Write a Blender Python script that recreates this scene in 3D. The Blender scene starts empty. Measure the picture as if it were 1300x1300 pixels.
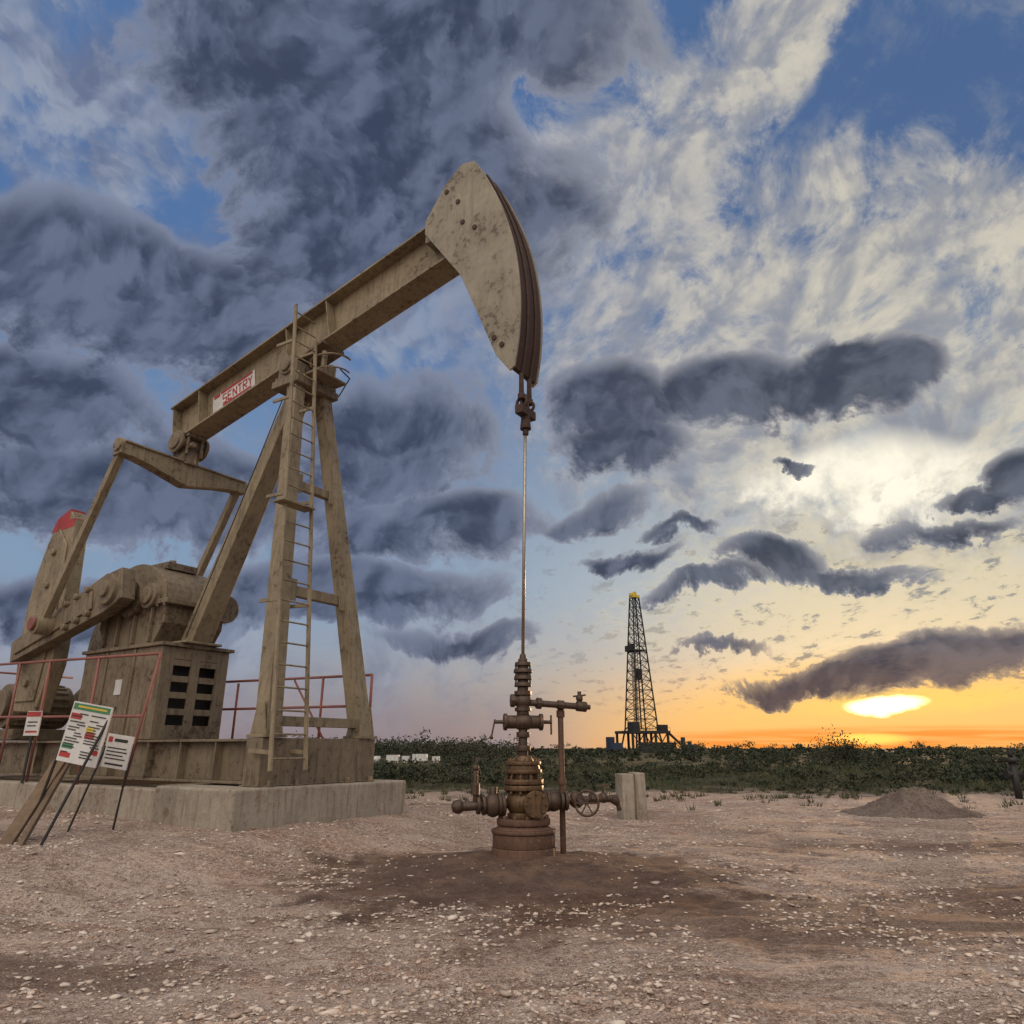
import bpy, bmesh, math, random
import numpy as np
from mathutils import Vector, Matrix, noise as mn
random.seed(7); rng=np.random.default_rng(7)
R=math.radians
scene=bpy.context.scene
scene.view_settings.view_transform='Standard'; scene.view_settings.look='None'; scene.view_settings.exposure=0

# ------------------------------------------------------------------ camera
CAM_H=1.15; PITCH=math.atan(1/3)
cam=bpy.data.cameras.new('camera'); camo=bpy.data.objects.new('camera',cam); scene.collection.objects.link(camo)
camo.location=(0,0,CAM_H); camo.rotation_euler=(R(90)+PITCH,0,0)
cam.sensor_width=36; cam.lens=36*900/1300; cam.clip_end=20000; cam.clip_start=0.05
scene.camera=camo

# ------------------------------------------------------------------ node helpers
class NT:
    def __init__(s,nt): s.nt=nt; s.n=nt.nodes; s.l=nt.links
    def new(s,t,**k):
        x=s.n.new(t)
        for a,b in k.items(): setattr(x,a,b)
        return x
    def put(s,inp,v):
        if isinstance(v,bpy.types.NodeSocket): s.l.new(v,inp)
        elif v is not None:
            if isinstance(v,(tuple,list)) and len(v)==3 and inp.type=='RGBA': v=tuple(v)+(1,)
            inp.default_value=v
    def m(s,op,a,b=None,c=None,clamp=False):
        x=s.new('ShaderNodeMath',operation=op,use_clamp=clamp)
        s.put(x.inputs[0],a)
        if b is not None: s.put(x.inputs[1],b)
        if c is not None: s.put(x.inputs[2],c)
        return x.outputs[0]
    def v(s,op,a,b=None,scale=None):
        x=s.new('ShaderNodeVectorMath',operation=op)
        s.put(x.inputs[0],a)
        if b is not None: s.put(x.inputs[1],b)
        if scale is not None: s.put(x.inputs['Scale'],scale)
        return x.outputs['Value'] if op in('LENGTH','DOT_PRODUCT','DISTANCE') else x.outputs[0]
    def mix(s,f,a,b,mode='MIX'):
        x=s.new('ShaderNodeMix',data_type='RGBA',blend_type=mode); x.clamp_factor=True
        s.put(x.inputs[0],f); s.put(x.inputs[6],a); s.put(x.inputs[7],b)
        return x.outputs[2]
    def ss(s,x_,a,b,lo=0.,hi=1.):
        x=s.new('ShaderNodeMapRange',interpolation_type='SMOOTHSTEP')
        s.put(x.inputs[0],x_); x.inputs[1].default_value=a; x.inputs[2].default_value=b
        x.inputs[3].default_value=lo; x.inputs[4].default_value=hi
        return x.outputs[0]
    def noise(s,vec,scale,detail=5,rough=.55,dist=0.,col=False,lac=2.):
        x=s.new('ShaderNodeTexNoise'); s.put(x.inputs['Vector'],vec)
        x.inputs['Scale'].default_value=scale; x.inputs['Detail'].default_value=detail
        x.inputs['Roughness'].default_value=rough; x.inputs['Distortion'].default_value=dist
        x.inputs['Lacunarity'].default_value=lac
        return x.outputs['Color'] if col else x.outputs['Fac']
    def mapping(s,vec,loc=(0,0,0),rot=(0,0,0),sc=(1,1,1),kind='POINT'):
        x=s.new('ShaderNodeMapping',vector_type=kind); s.put(x.inputs[0],vec)
        x.inputs['Location'].default_value=loc; x.inputs['Rotation'].default_value=rot; x.inputs['Scale'].default_value=sc
        return x.outputs[0]
    def comb(s,a,b,c):
        x=s.new('ShaderNodeCombineXYZ'); s.put(x.inputs[0],a); s.put(x.inputs[1],b); s.put(x.inputs[2],c); return x.outputs[0]

# ------------------------------------------------------------------ sky
SUN_AZ=R(27.3); SUN_EL=R(3.0)
sund=Vector((math.sin(SUN_AZ)*math.cos(SUN_EL),math.cos(SUN_AZ)*math.cos(SUN_EL),math.sin(SUN_EL)))
world=bpy.data.worlds.new('World'); scene.world=world; world.use_nodes=True
nt=world.node_tree; nt.nodes.clear(); N=NT(nt)
tc=N.new('ShaderNodeTexCoord'); D=N.v('NORMALIZE',tc.outputs['Generated'])
sep=N.new('ShaderNodeSeparateXYZ'); N.put(sep.inputs[0],D); dx,dy,dz=sep.outputs
EL0=math.atan(1/3)
def skydir(a,b):
    """unit direction of the point (a,b) on the plane tangent to the celestial sphere at azimuth 0, elevation 18.4 deg (unit = 900)"""
    a=(a-650)/900; b=(650-b)/900
    return Vector((a,math.cos(EL0)-b*math.sin(EL0),math.sin(EL0)+b*math.cos(EL0))).normalized()
def blob(vec,cx,cy,rx,ry,rot=0,w=1.0):
    """soft elliptical region of the celestial sphere: w*(1-d^2)"""
    c=skydir(cx,cy); sc=c.dot(Vector((0,math.cos(EL0),math.sin(EL0))))
    e1=(skydir(cx+1,cy)-c); e1=(e1-c*e1.dot(c)).normalized(); e2=c.cross(e1)*-1
    if e2.z<0: e2=-e2
    a=R(rot); f1=e1*math.cos(a)+e2*math.sin(a); f2=-e1*math.sin(a)+e2*math.cos(a)
    k=sc/900
    p=N.v('DOT_PRODUCT',vec,tuple(f1/(rx*k))); q=N.v('DOT_PRODUCT',vec,tuple(f2/(ry*k)))
    l2=N.m('MULTIPLY_ADD',q,q,N.m('MULTIPLY',p,p))
    return N.m('MULTIPLY_ADD',l2,-w,w)
w1=N.v('SUBTRACT',N.noise(D,5.0,1,.5,col=True),(.5,.5,.5))
Dw2=N.v('ADD',D,N.v('SCALE',w1,scale=.12))
fine2=N.noise(Dw2,22,6,.64,.0)
f2c=N.m('SUBTRACT',fine2,.5)
Dw=N.v('ADD',N.v('ADD',D,N.v('SCALE',w1,scale=.09)),N.v('SCALE',N.comb(.040,.0,.065),scale=f2c))
inv=N.m('DIVIDE',1.0,N.m('ADD',N.m('MAXIMUM',dz,0.0),.16))
plane=N.comb(N.m('MULTIPLY',dx,inv),N.m('MULTIPLY',dy,inv),0.0)
fine=N.noise(N.mapping(N.v('ADD',plane,N.v('SCALE',w1,scale=.2)),rot=(0,0,R(-28)),sc=(1.5,.95,1)),7.0,6,.68,.0)
# billow lighting: same field sampled a little towards the sun
lump=N.noise(Dw,8.0,4,.52)
lump2=N.noise(N.v('ADD',Dw,tuple((sund-Vector((0,1,0))*.8)*.026+Vector((0,0,-.016)))),8.0,4,.52)
relief=N.ss(N.m('SUBTRACT',lump,lump2),-.095,.095)
sp=N.v('DOT_PRODUCT',D,tuple(sund))
right=N.ss(dx,-.25,.45)
# clear gradient
low=N.mix(right,(.27,.255,.31),(.48,.42,.32))
mid=N.mix(right,(.20,.30,.46),(.36,.43,.47))
top=N.mix(right,(.078,.165,.37),(.055,.12,.28))
col=N.mix(N.ss(dz,.02,.22),low,mid)
col=N.mix(N.ss(dz,.2,.60),col,top)
sky=N.new('ShaderNodeTexSky',sky_type='NISHITA'); sky.sun_disc=False; sky.sun_elevation=SUN_EL; sky.sun_rotation=SUN_AZ
col=N.v('ADD',N.v('SCALE',col,scale=.92),N.v('SCALE',sky.outputs[0],scale=.03))
# high thin bright cloud, textured
hi_region=N.m('MAXIMUM',N.ss(blob(Dw2,1080,480,520,330),.0,.9),N.m('MULTIPLY',N.ss(blob(Dw2,900,140,110,330,-38),-.1,.8),.95))
hi_region=N.m('MAXIMUM',hi_region,N.m('MULTIPLY',N.ss(blob(Dw2,760,330,260,320),-.1,.9),.7))
hi_region=N.m('MAXIMUM',hi_region,.12)
fmix=N.m('ADD',N.m('MULTIPLY',fine,.55),N.m('MULTIPLY',fine2,.45))
hm=N.m('MULTIPLY',N.ss(N.m('ADD',fmix,N.m('MULTIPLY',hi_region,.19)),.49,.73),N.ss(hi_region,.1,.6,.35,1.))
hicol=N.mix(right,(.31,.34,.43),(.66,.61,.50))
hicol=N.mix(N.ss(N.m('ADD',N.m('MULTIPLY',relief,.6),N.m('MULTIPLY',fine2,1.3)),.50,1.45),hicol,N.mix(right,(.18,.215,.32),(.27,.29,.34)))
col=N.mix(hm,col,hicol)
# broken grey-blue layer on the left
veil=N.m('MULTIPLY',N.ss(N.m('ADD',lump,N.m('MULTIPLY',fine2,.3)),.55,.76),N.ss(dx,.15,-.25))
veilc=N.mix(relief,(.13,.16,.26),(.32,.36,.45))
col=N.mix(N.m('MULTIPLY',veil,.85),col,veilc)
# bright window above the sun
b1=N.ss(N.m('MULTIPLY_ADD',f2c,2.6,blob(Dw,1110,605,160,52,10)),-.4,1.0)
col=N.mix(b1,col,(1.05,.98,.80))
b2=N.ss(N.m('ADD',blob(Dw,1130,760,380,110,5),N.m('MULTIPLY',N.m('SUBTRACT',fine,.5),2.4)),-.2,1.2)
col=N.mix(N.m('MULTIPLY',b2,.62),col,(.82,.69,.41))
# low glow, confined near the horizon
glow=N.m('MULTIPLY',N.ss(dz,.125,.01),N.ss(sp,.87,.99))
col=N.mix(N.m('MULTIPLY',glow,.9),col,(.95,.52,.15))
Ds=N.v('ADD',D,N.v('SCALE',N.comb(.0,.0,.022),scale=f2c))
s00=N.ss(blob(Ds,1140,885,330,75,4),.0,1.)
col=N.mix(N.m('MULTIPLY',s00,.7),col,(1.05,.62,.17))
# ragged flecks of low cloud
fk=N.m('MULTIPLY',N.m('MULTIPLY',N.ss(N.m('MULTIPLY_ADD',f2c,.35,fine),.54,.64),N.ss(dz,.36,.22)),N.m('MULTIPLY',N.ss(dz,.035,.07),right))
col=N.mix(N.m('MULTIPLY',fk,.72),col,N.mix(N.ss(dz,.05,.18),(.30,.20,.16),(.20,.215,.26)))
# heavy dark clouds
B=[(470,150,200,175,20,1.15),(330,40,140,105,0,1.),(570,60,110,120,0,1.05),(430,300,125,95,-10,1.05),(120,350,230,78,-14,1.1),
(40,500,180,76,-10,1.05),(260,430,160,66,-10,1.),(490,560,140,75,10,1.),(60,620,190,56,0,1.),(540,665,150,42,5,.95),(230,640,160,66,0,1.),
(420,755,210,38,2,1.),(610,812,120,18,2,.85),(90,770,120,34,0,.9),(795,515,85,50,-8,1.15),(945,500,95,42,4,1.25),(1075,482,100,42,10,1.3),(1080,448,46,28,0,1.2),(1160,465,40,30,0,1.1),
(800,572,90,30,0,1.),(755,655,66,22,10,1.),(975,718,66,22,8,1.1),(1090,724,95,14,2,1.),(1195,663,80,17,4,1.),(1000,597,28,9,0,1.),
(1240,622,54,12,8,1.),(900,748,76,11,4,.95),(1060,846,120,18,12,1.2),(1230,826,190,34,8,1.3),(860,683,48,11,0,.9),(790,712,70,12,0,.9),(920,815,58,9,0,.9),(1010,862,100,9,2,.9),
(690,40,140,70,0,.85),(680,270,90,80,20,.8),(590,200,100,100,0,1.),(1300,590,40,30,0,1.)]
fld=None
for (cx,cy,rx,ry,ro,wt) in B:
    f=blob(Dw,cx,cy,rx*1.18,ry*1.28,ro,wt)
    fld=f if fld is None else N.m('MAXIMUM',fld,f)
front=N.ss(dy,.0,.15)
fld=N.m('ADD',fld,N.m('MULTIPLY_ADD',f2c,1.3,N.m('MULTIPLY',N.m('SUBTRACT',lump,.5),1.5)))
al=N.m('MULTIPLY',N.ss(fld,.06,.36),front)
core=N.ss(fld,.15,.85)
edgec=N.mix(right,(.21,.245,.345),(.33,.33,.35))
edgec=N.mix(N.m('MULTIPLY',N.ss(dz,.2,.06),right),edgec,(.48,.33,.20))
dark=N.mix(relief,N.mix(right,(.044,.058,.102),(.040,.052,.086)),N.mix(right,(.13,.16,.245),(.13,.145,.19)))
dark=N.mix(N.m('MULTIPLY',N.ss(dz,.17,.05),right),dark,N.mix(relief,(.085,.065,.078),(.20,.14,.125)))
dcol=N.mix(core,edgec,dark)
col=N.mix(N.m('MULTIPLY',al,.96),col,dcol)
# low haze band (grey lavender) away from the sun
hb=N.m('MULTIPLY',N.ss(dz,.13,.03),N.ss(sp,.975,.84))
col=N.mix(N.m('MULTIPLY',hb,.75),col,N.mix(N.ss(dz,.0,.1),(.28,.215,.22),(.28,.265,.30)))
# sun behind thin cloud + horizon glow
st=N.ss(N.noise(N.mapping(D,sc=(3,3,70)),3,2,.5),.42,.6)
s0=N.ss(blob(Ds,1165,891,170,22,4),.0,1.)
col=N.mix(N.m('MULTIPLY',s0,.9),col,(1.15,.70,.17))
s1=N.ss(N.m('MULTIPLY_ADD',f2c,.9,blob(Ds,1126,895,56,14,3)),.0,.8)
col=N.mix(s1,col,(3.4,2.7,1.2))
hz=N.m('MULTIPLY',N.ss(blob(D,1130,944,420,26,0),.0,.9),N.m('MULTIPLY_ADD',st,-.55,1.))
col=N.mix(N.m('MULTIPLY',hz,.9),col,(1.0,.30,.04))
s2=N.ss(blob(D,1100,938,60,9,0),.0,1.)
col=N.mix(s2,col,(1.7,.85,.16))
# unseen bright sky added behind the viewer and overhead as fill light
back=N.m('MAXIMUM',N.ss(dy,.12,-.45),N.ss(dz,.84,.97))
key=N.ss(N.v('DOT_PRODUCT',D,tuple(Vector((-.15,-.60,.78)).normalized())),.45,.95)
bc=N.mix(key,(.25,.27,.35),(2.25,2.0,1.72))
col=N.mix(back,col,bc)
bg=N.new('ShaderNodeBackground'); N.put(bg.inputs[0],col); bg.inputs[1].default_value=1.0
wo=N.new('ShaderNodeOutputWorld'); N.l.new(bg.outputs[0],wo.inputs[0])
world.cycles.sampling_method='MANUAL'; world.cycles.sample_map_resolution=256

sun=bpy.data.lights.new('sun','SUN'); sun.energy=2.4; sun.angle=R(.5); sun.color=(1,.60,.30)
suno=bpy.data.objects.new('sun',sun); scene.collection.objects.link(suno); suno.rotation_euler=sund.to_track_quat('Z','Y').to_euler()

# ------------------------------------------------------------------ materials
def principled(name):
    m=bpy.data.materials.new(name); m.use_nodes=True; nt=m.node_tree; n=NT(nt)
    b=nt.nodes['Principled BSDF']; return m,n,b
def mat_worn(name,base,stain,rust,rough=.6,metal=0.,scale=1.,amt=.5,bump=.15):
    m,n,b=principled(name)
    tc=n.new('ShaderNodeTexCoord'); o=tc.outputs['Object']
    a=n.noise(o,1.3*scale,3,.6,.0); c=n.noise(n.mapping(o,sc=(7,7,.8)),2.0*scale,3,.65)
    d=n.noise(o,11*scale,4,.72); e=n.noise(o,60*scale,1,.6)
    col=n.mix(n.ss(a,.35,.7),base,tuple(x*.68 for x in base))
    col=n.mix(n.m('MULTIPLY',n.ss(c,.46,.72),amt),col,stain)
    col=n.mix(n.m('MULTIPLY',n.ss(d,.45,.7),amt*.5),col,stain)
    col=n.mix(n.m('MULTIPLY',n.ss(n.m('ADD',d,n.m('MULTIPLY',a,.8)),1.00,1.12),min(1,amt*1.2)),col,rust)
    col=n.mix(n.m('MULTIPLY',e,.25),col,tuple(x*.5 for x in base))
    n.put(b.inputs['Base Color'],col); n.put(b.inputs['Roughness'],n.ss(d,.2,.8,rough-.1,rough+.2)); b.inputs['Metallic'].default_value=metal
    bp=n.new('ShaderNodeBump'); bp.inputs['Strength'].default_value=bump; bp.inputs['Distance'].default_value=.02
    n.put(bp.inputs['Height'],n.m('ADD',d,n.m('MULTIPLY',e,.5))); n.l.new(bp.outputs[0],b.inputs['Normal'])
    return m
TAN=mat_worn('tan_paint',(.270,.218,.138),(.115,.08,.05),(.07,.036,.022),amt=.72)
TAN2=mat_worn('tan_paint_dusty',(.205,.160,.104),(.09,.06,.04),(.06,.032,.02),amt=.95)
HEAD=mat_worn('head_paint',(.295,.262,.195),(.17,.13,.09),(.07,.036,.024),amt=.6)
DRK=mat_worn('dark_rust',(.06,.03,.022),(.035,.022,.016),(.09,.04,.024),rough=.75)
GRY=mat_worn('oily_steel',(.085,.052,.034),(.035,.022,.014),(.15,.075,.035),rough=.5,metal=.2,scale=3,amt=.8)
BRS=mat_worn('oily_brass',(.15,.085,.038),(.042,.026,.017),(.075,.036,.02),rough=.45,metal=.3,scale=3,amt=1.)
RSTY=mat_worn('rusty_flange',(.13,.066,.042),(.058,.03,.02),(.19,.105,.055),rough=.7,metal=.05,scale=3,amt=.8)
ROD=mat_worn('rod_steel',(.45,.40,.34),(.3,.25,.2),(.2,.12,.08),rough=.35,metal=.7,amt=.2)
REDR=mat_worn('faded_red_paint',(.26,.09,.075),(.17,.08,.06),(.12,.05,.03))
REDB=mat_worn('red_paint',(.40,.04,.04),(.28,.03,.03),(.12,.04,.02))
BLK=mat_worn('black_steel',(.02,.018,.018),(.04,.03,.02),(.05,.03,.02))
CON=mat_worn('concrete',(.36,.315,.255),(.21,.15,.105),(.17,.12,.085),rough=.9,amt=.9,bump=.6)
WOOD=mat_worn('weathered_timber',(.18,.125,.085),(.10,.07,.045),(.06,.04,.025),rough=.9,scale=2)
WHT=mat_worn('sign_white',(.60,.59,.58),(.45,.40,.35),(.35,.27,.2),amt=.3)
GRNs=mat_worn('sign_green',(.05,.20,.10),(.05,.15,.08),(.05,.1,.05),amt=.1)
YEL=mat_worn('sign_yellow',(.60,.45,.05),(.5,.35,.05),(.3,.2,.05),amt=.1)
BLU=mat_worn('blue_paint',(.022,.035,.065),(.02,.03,.045),(.04,.035,.03),scale=.2)
RIG=mat_worn('rig_steel',(.022,.019,.019),(.015,.015,.015),(.035,.026,.022),scale=.1)

# ------------------------------------------------------------------ mesh helpers
def V(s,l,z): return Vector((s,-l,z))
class Mesh:
    def __init__(s): s.bm=bmesh.new()
    def faces(s,co,fs):
        vs=[s.bm.verts.new(c) for c in co]
        for f in fs:
            try: s.bm.faces.new([vs[i] for i in f])
            except ValueError: pass
    def box(s,a,b):
        x0,y0,z0=[min(a[i],b[i]) for i in range(3)]; x1,y1,z1=[max(a[i],b[i]) for i in range(3)]
        s.faces([(x0,y0,z0),(x1,y0,z0),(x1,y1,z0),(x0,y1,z0),(x0,y0,z1),(x1,y0,z1),(x1,y1,z1),(x0,y1,z1)],
          [(0,3,2,1),(4,5,6,7),(0,1,5,4),(1,2,6,5),(2,3,7,6),(3,0,4,7)])
    def beam(s,p0,p1,w,d,side=(0,1,0),w1=None,d1=None,off=(0,0)):
        p0=Vector(p0);p1=Vector(p1); ax=(p1-p0).normalized(); sd=Vector(side); sd=(sd-ax*sd.dot(ax)).normalized(); up=sd.cross(ax)
        w1=w if w1 is None else w1; d1=d if d1 is None else d1
        o=sd*off[0]+up*off[1]; c=[]
        for p,ww,dd in((p0,w,d),(p1,w1,d1)):
            for a,b in((-1,-1),(1,-1),(1,1),(-1,1)): c.append(p+o+sd*a*ww/2+up*b*dd/2)
        s.faces(c,[(0,3,2,1),(4,5,6,7),(0,1,5,4),(1,2,6,5),(2,3,7,6),(3,0,4,7)])
    def ibeam(s,p0,p1,w,d,side=(0,1,0),tf=.03,tw=.025):
        s.beam(p0,p1,w,tf,side,off=(0,d/2-tf/2)); s.beam(p0,p1,w,tf,side,off=(0,-d/2+tf/2)); s.beam(p0,p1,tw,d-2*tf,side)
    def cyl(s,p0,p1,r0,r1=None,n=20,cap=True):
        p0=Vector(p0);p1=Vector(p1); r1=r0 if r1 is None else r1
        ax=(p1-p0).normalized(); t=Vector((0,0,1)) if abs(ax.z)<.9 else Vector((1,0,0)); u=ax.cross(t).normalized(); v=ax.cross(u)
        a=[s.bm.verts.new(p0+(u*math.cos(2*math.pi*i/n)+v*math.sin(2*math.pi*i/n))*r0) for i in range(n)]
        b=[s.bm.verts.new(p1+(u*math.cos(2*math.pi*i/n)+v*math.sin(2*math.pi*i/n))*r1) for i in range(n)]
        for i in range(n):
            f=s.bm.faces.new((a[i],a[(i+1)%n],b[(i+1)%n],b[i])); f.smooth=n>8
        if cap: s.bm.faces.new(a[::-1]); s.bm.faces.new(b)
    def tube(s,pts,r,n=10):
        for a,b in zip(pts[:-1],pts[1:]): s.cyl(a,b,r,n=n)
        for p in pts[1:-1]: s.sphere(p,r,8,6)
    def sphere(s,c,r,u=16,v=10,sc=(1,1,1)):
        M=Matrix.Translation(Vector(c))@Matrix.Diagonal((*sc,1))
        g=bmesh.ops.create_uvsphere(s.bm,u_segments=u,v_segments=v,radius=r,matrix=M)
        for vv in g['verts']:
            for f in vv.link_faces: f.smooth=True
    def torus(s,c,axis,Rr,r,n=28,k=8,a0=0,a1=2*math.pi):
        ax=Vector(axis).normalized(); t=Vector((0,0,1)) if abs(ax.z)<.9 else Vector((1,0,0)); u=ax.cross(t).normalized(); v=ax.cross(u)
        full=abs(a1-a0-2*math.pi)<1e-4; rings=[]
        for i in range(n if full else n+1):
            a=a0+(a1-a0)*i/n; d=u*math.cos(a)+v*math.sin(a)
            rings.append([s.bm.verts.new(Vector(c)+d*(Rr+r*math.cos(2*math.pi*j/k))+ax*r*math.sin(2*math.pi*j/k)) for j in range(k)])
        m=len(rings)
        for i in range(m if full else m-1):
            A=rings[i];Bb=rings[(i+1)%m]
            for j in range(k):
                f=s.bm.faces.new((A[j],A[(j+1)%k],Bb[(j+1)%k],Bb[j])); f.smooth=True
    def prism(s,poly,l0,l1):
        a=[s.bm.verts.new(V(p[0],l0,p[1])) for p in poly]; b=[s.bm.verts.new(V(p[0],l1,p[1])) for p in poly]; n=len(poly)
        for i in range(n): s.bm.faces.new((a[i],a[(i+1)%n],b[(i+1)%n],b[i]))
        s.bm.faces.new(a[::-1]); s.bm.faces.new(b)
    def obj(s,name,mat,parent=None,bevel=.006,seg=2):
        bmesh.ops.recalc_face_normals(s.bm,faces=s.bm.faces)
        me=bpy.data.meshes.new(name); s.bm.to_mesh(me); s.bm.free(); me.materials.append(mat)
        o=bpy.data.objects.new(name,me); scene.collection.objects.link(o)
        if parent: o.parent=parent
        if bevel:
            bv=o.modifiers.new('bevel','BEVEL'); bv.width=bevel; bv.segments=seg; bv.limit_method='ANGLE'; bv.angle_limit=R(35); bv.harden_normals=False
        return o
def empty(name,loc=(0,0,0),rot=(0,0,0)):
    e=bpy.data.objects.new(name,None); e.location=loc; e.rotation_euler=rot; scene.collection.objects.link(e); e.empty_display_size=.3; return e

WELL=Vector((.13,8.6,0)); PHI=R(33); ROTZ=math.pi-PHI
AX=Vector((-math.cos(PHI),math.sin(PHI),0)); LX=Vector((math.sin(PHI),math.cos(PHI),0))

# ------------------------------------------------------------------ pumpjack
pj=empty('pumpjack',WELL,(0,0,ROTZ))
m=Mesh()
for l in(-.85,.85): m.ibeam(V(3.62,l,.99),V(13.2,l,.99),.3,.56,tf=.035)
m.beam(V(3.45,-1.03,.99),V(3.45,1.03,.99),.32,.58,side=(1,0,0))
for s_ in(4.6,5.6,6.4,8.9,10.2,11.6): m.beam(V(s_,-.69,.98),V(s_,.69,.98),.2,.4,side=(1,0,0))
for s_ in(4.3,5.1,5.9,6.9,8.0,9.2): m.box(V(s_,-.71,.745),V(s_+.02,-.99,1.235))
m.box(V(3.28,-1.06,.69),V(3.62,1.06,.705)); 
for l in(-.9,-.45,.45,.9): m.cyl(V(3.24,l,.69),V(3.24,l,.76),.03,n=8); m.box(V(3.20,l-.07,.687),V(3.277,l+.07,.70))
m.obj('skid_base',TAN2,pj)
# samson post front legs
m=Mesh(); LB=.86
for sg in(-1,1):
    m.beam(V(3.42,sg*LB,1.30),V(4.32,sg*.29,7.0),.24,.26,w1=.2,d1=.22)
    m.box(V(3.25,sg*LB-.18,1.285),V(3.62,sg*LB+.18,1.325))
    for q in(-1,1): m.prism([(3.28,1.325),(3.6,1.325),(3.5,1.75),(3.38,1.75)],sg*LB+q*.16-.01-.03*q,sg*LB+q*.16+.01-.03*q)
def leg(t,l=1): return V(3.42+.9*t,l*(LB-(LB-.29)*t),1.30+5.7*t)
for t,d in((.035,.13),(.36,.15),(.67,.13)):
    a=leg(t,-1)+Vector((0,-.10,0)); b=leg(t,1)+Vector((0,.10,0)); m.beam(a,b,.12,d,side=(1,0,0))
for t in(.36,.67):
    for sg in(-1,1):
        a=leg(t,sg*.80); m.box(a+Vector((-.10,-.10,-.16)),a+Vector((-.088,.10,.16)))
m.obj('front_legs',TAN,pj,.012)
m=Mesh()
m.beam(V(6.62,0,2.8),V(4.6,0,6.95),.38,.30,w1=.32,d1=.26)
m.box(V(6.35,-.35,2.81),V(6.95,.35,2.85))
m.obj('rear_leg',TAN,pj,.012)
m=Mesh()
m.box(V(4.1,-.46,6.95),V(4.75,.46,7.08))
m.box(V(4.2,-.42,7.08),V(4.66,-.24,7.36)); m.box(V(4.2,.24,7.08),V(4.66,.42,7.36))
m.cyl(V(4.43,-.46,7.33),V(4.43,.46,7.33),.17,n=24)
m.cyl(V(4.43,-.5,7.33),V(4.43,-.44,7.33),.12,n=16)
for l in(-.4,-.28,.28,.4):
    for s_ in(4.15,4.7): m.cyl(V(s_,l,7.08),V(s_,l,7.16),.03,n=8)
m.box(V(3.8,-.30,7.12),V(4.1,.35,7.16)); m.cyl(V(3.95,.1,7.16),V(3.95,.1,7.4),.09,n=14); m.cyl(V(3.85,-.15,7.16),V(3.85,-.15,7.55),.05,n=10)
m.obj('saddle_bearing',TAN2,pj,.01)
# walking beam
sl=math.atan(.2156)
def bt(s_,dep=0,l=0):
    return V(s_-dep*math.sin(sl)*1.0,l,9.434-.2156*s_-dep*math.cos(sl))
m=Mesh()
m.ibeam(bt(1.15,.43),bt(8.22,.43),.44,.86,tf=.04,tw=.03)
for s_ in(3.9,4.9,7.35,8.15):
    for sg in(-1,1): m.beam(bt(s_,.045,sg*.115),bt(s_,.815,sg*.115),.19,.018)
m.obj('walking_beam',TAN,pj,.006)
m=Mesh(); m.beam(bt(4.0,.885),bt(4.9,.885),.5,.06); 
m.obj('beam_bearing_plate',TAN2,pj)
m=Mesh(); m.beam(bt(5.95,.44,-.032),bt(7.15,.44,-.032),.012,.36); m.obj('beam_sign_panel',WHT,pj,0)
m=Mesh(); m.beam(bt(6.0,.29,-.042),bt(6.9,.29,-.042),.004,.05)
m.beam(bt(6.93,.30,-.042),bt(7.1,.30,-.042),.004,.07); m.beam(bt(6.05,.585,-.042),bt(6.85,.585,-.042),.004,.04)
x=6.02
for i,ch in enumerate('YRTNES'):
    a=x+i*.145; st=.026
    def seg(u0,v0,u1,v1): m.beam(bt(a+u0*.1,.36+v0*.18,-.042),bt(a+u1*.1,.36+v1*.18,-.042),.004,st)
    segs={'Y':[(0,0,.5,.5),(1,0,.5,.5),(.5,.5,.5,1)],'R':[(1,0,1,1),(1,0,0,0),(0,0,0,.5),(0,.5,1,.5),(.7,.5,0,1)],'T':[(0,0,1,0),(.5,0,.5,1)],'N':[(1,0,1,1),(1,0,0,1),(0,0,0,1)],'E':[(1,0,1,1),(1,0,0,0),(1,.5,.2,.5),(1,1,0,1)],'S':[(1,0,0,0),(1,0,1,.5),(1,.5,0,.5),(0,.5,0,1),(0,1,1,1)]}[ch]
    for q in segs: seg(*q)
m.obj('beam_lettering',REDB,pj,0)
# horsehead
def catmull(P,n=6):
    out=[]
    for i in range(len(P)-1):
        p0=Vector(P[max(i-1,0)]);p1=Vector(P[i]);p2=Vector(P[i+1]);p3=Vector(P[min(i+2,len(P)-1)])
        for k in range(n):
            t=k/n; out.append(tuple(.5*((2*p1)+(p2-p0)*t+(2*p0-5*p1+4*p2-p3)*t*t+(3*p1-p0-3*p2+p3)*t**3)))
    out.append(tuple(P[-1])); return out
frontc=catmull([(.66,9.80),(.42,9.36),(.12,8.62),(-.08,7.88),(-.17,7.15),(-.16,6.5),(-.08,5.97)])
rest=[(.0,5.92),(.22,6.22),(.87,7.78),(1.60,8.84),(1.60,9.08),(1.22,9.62),(.90,9.86)]
outl=frontc+rest
HW=.27
m=Mesh()
m.prism(outl,-HW-.03,-HW); m.prism(outl,HW,HW+.03)
m.obj('horsehead_side_plates',HEAD,pj,.006)
inn=[(p[0]+.02,p[1]) for p in frontc]+[(.02,5.98),(.2,6.28),(.86,7.86),(1.55,8.87),(1.55,9.05),(1.2,9.57),(.88,9.81)]
m=Mesh(); m.prism(inn,-HW,HW); m.obj('horsehead_face',DRK,pj,.004)
m=Mesh()
for a,b in((1.18,9.45),(.95,9.15),(.85,8.72),(.62,8.52),(.25,6.5),(.12,6.35)):
    m.cyl(V(a,-HW-.032,b),V(a,-HW-.05,b),.04,n=14)
m.obj('horsehead_bolts',DRK,pj,0)
m=Mesh(); m.beam(V(1.62,0,8.96),V(1.15,0,8.95),.5,.5)
m.obj('horsehead_mount',HEAD,pj)
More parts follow.
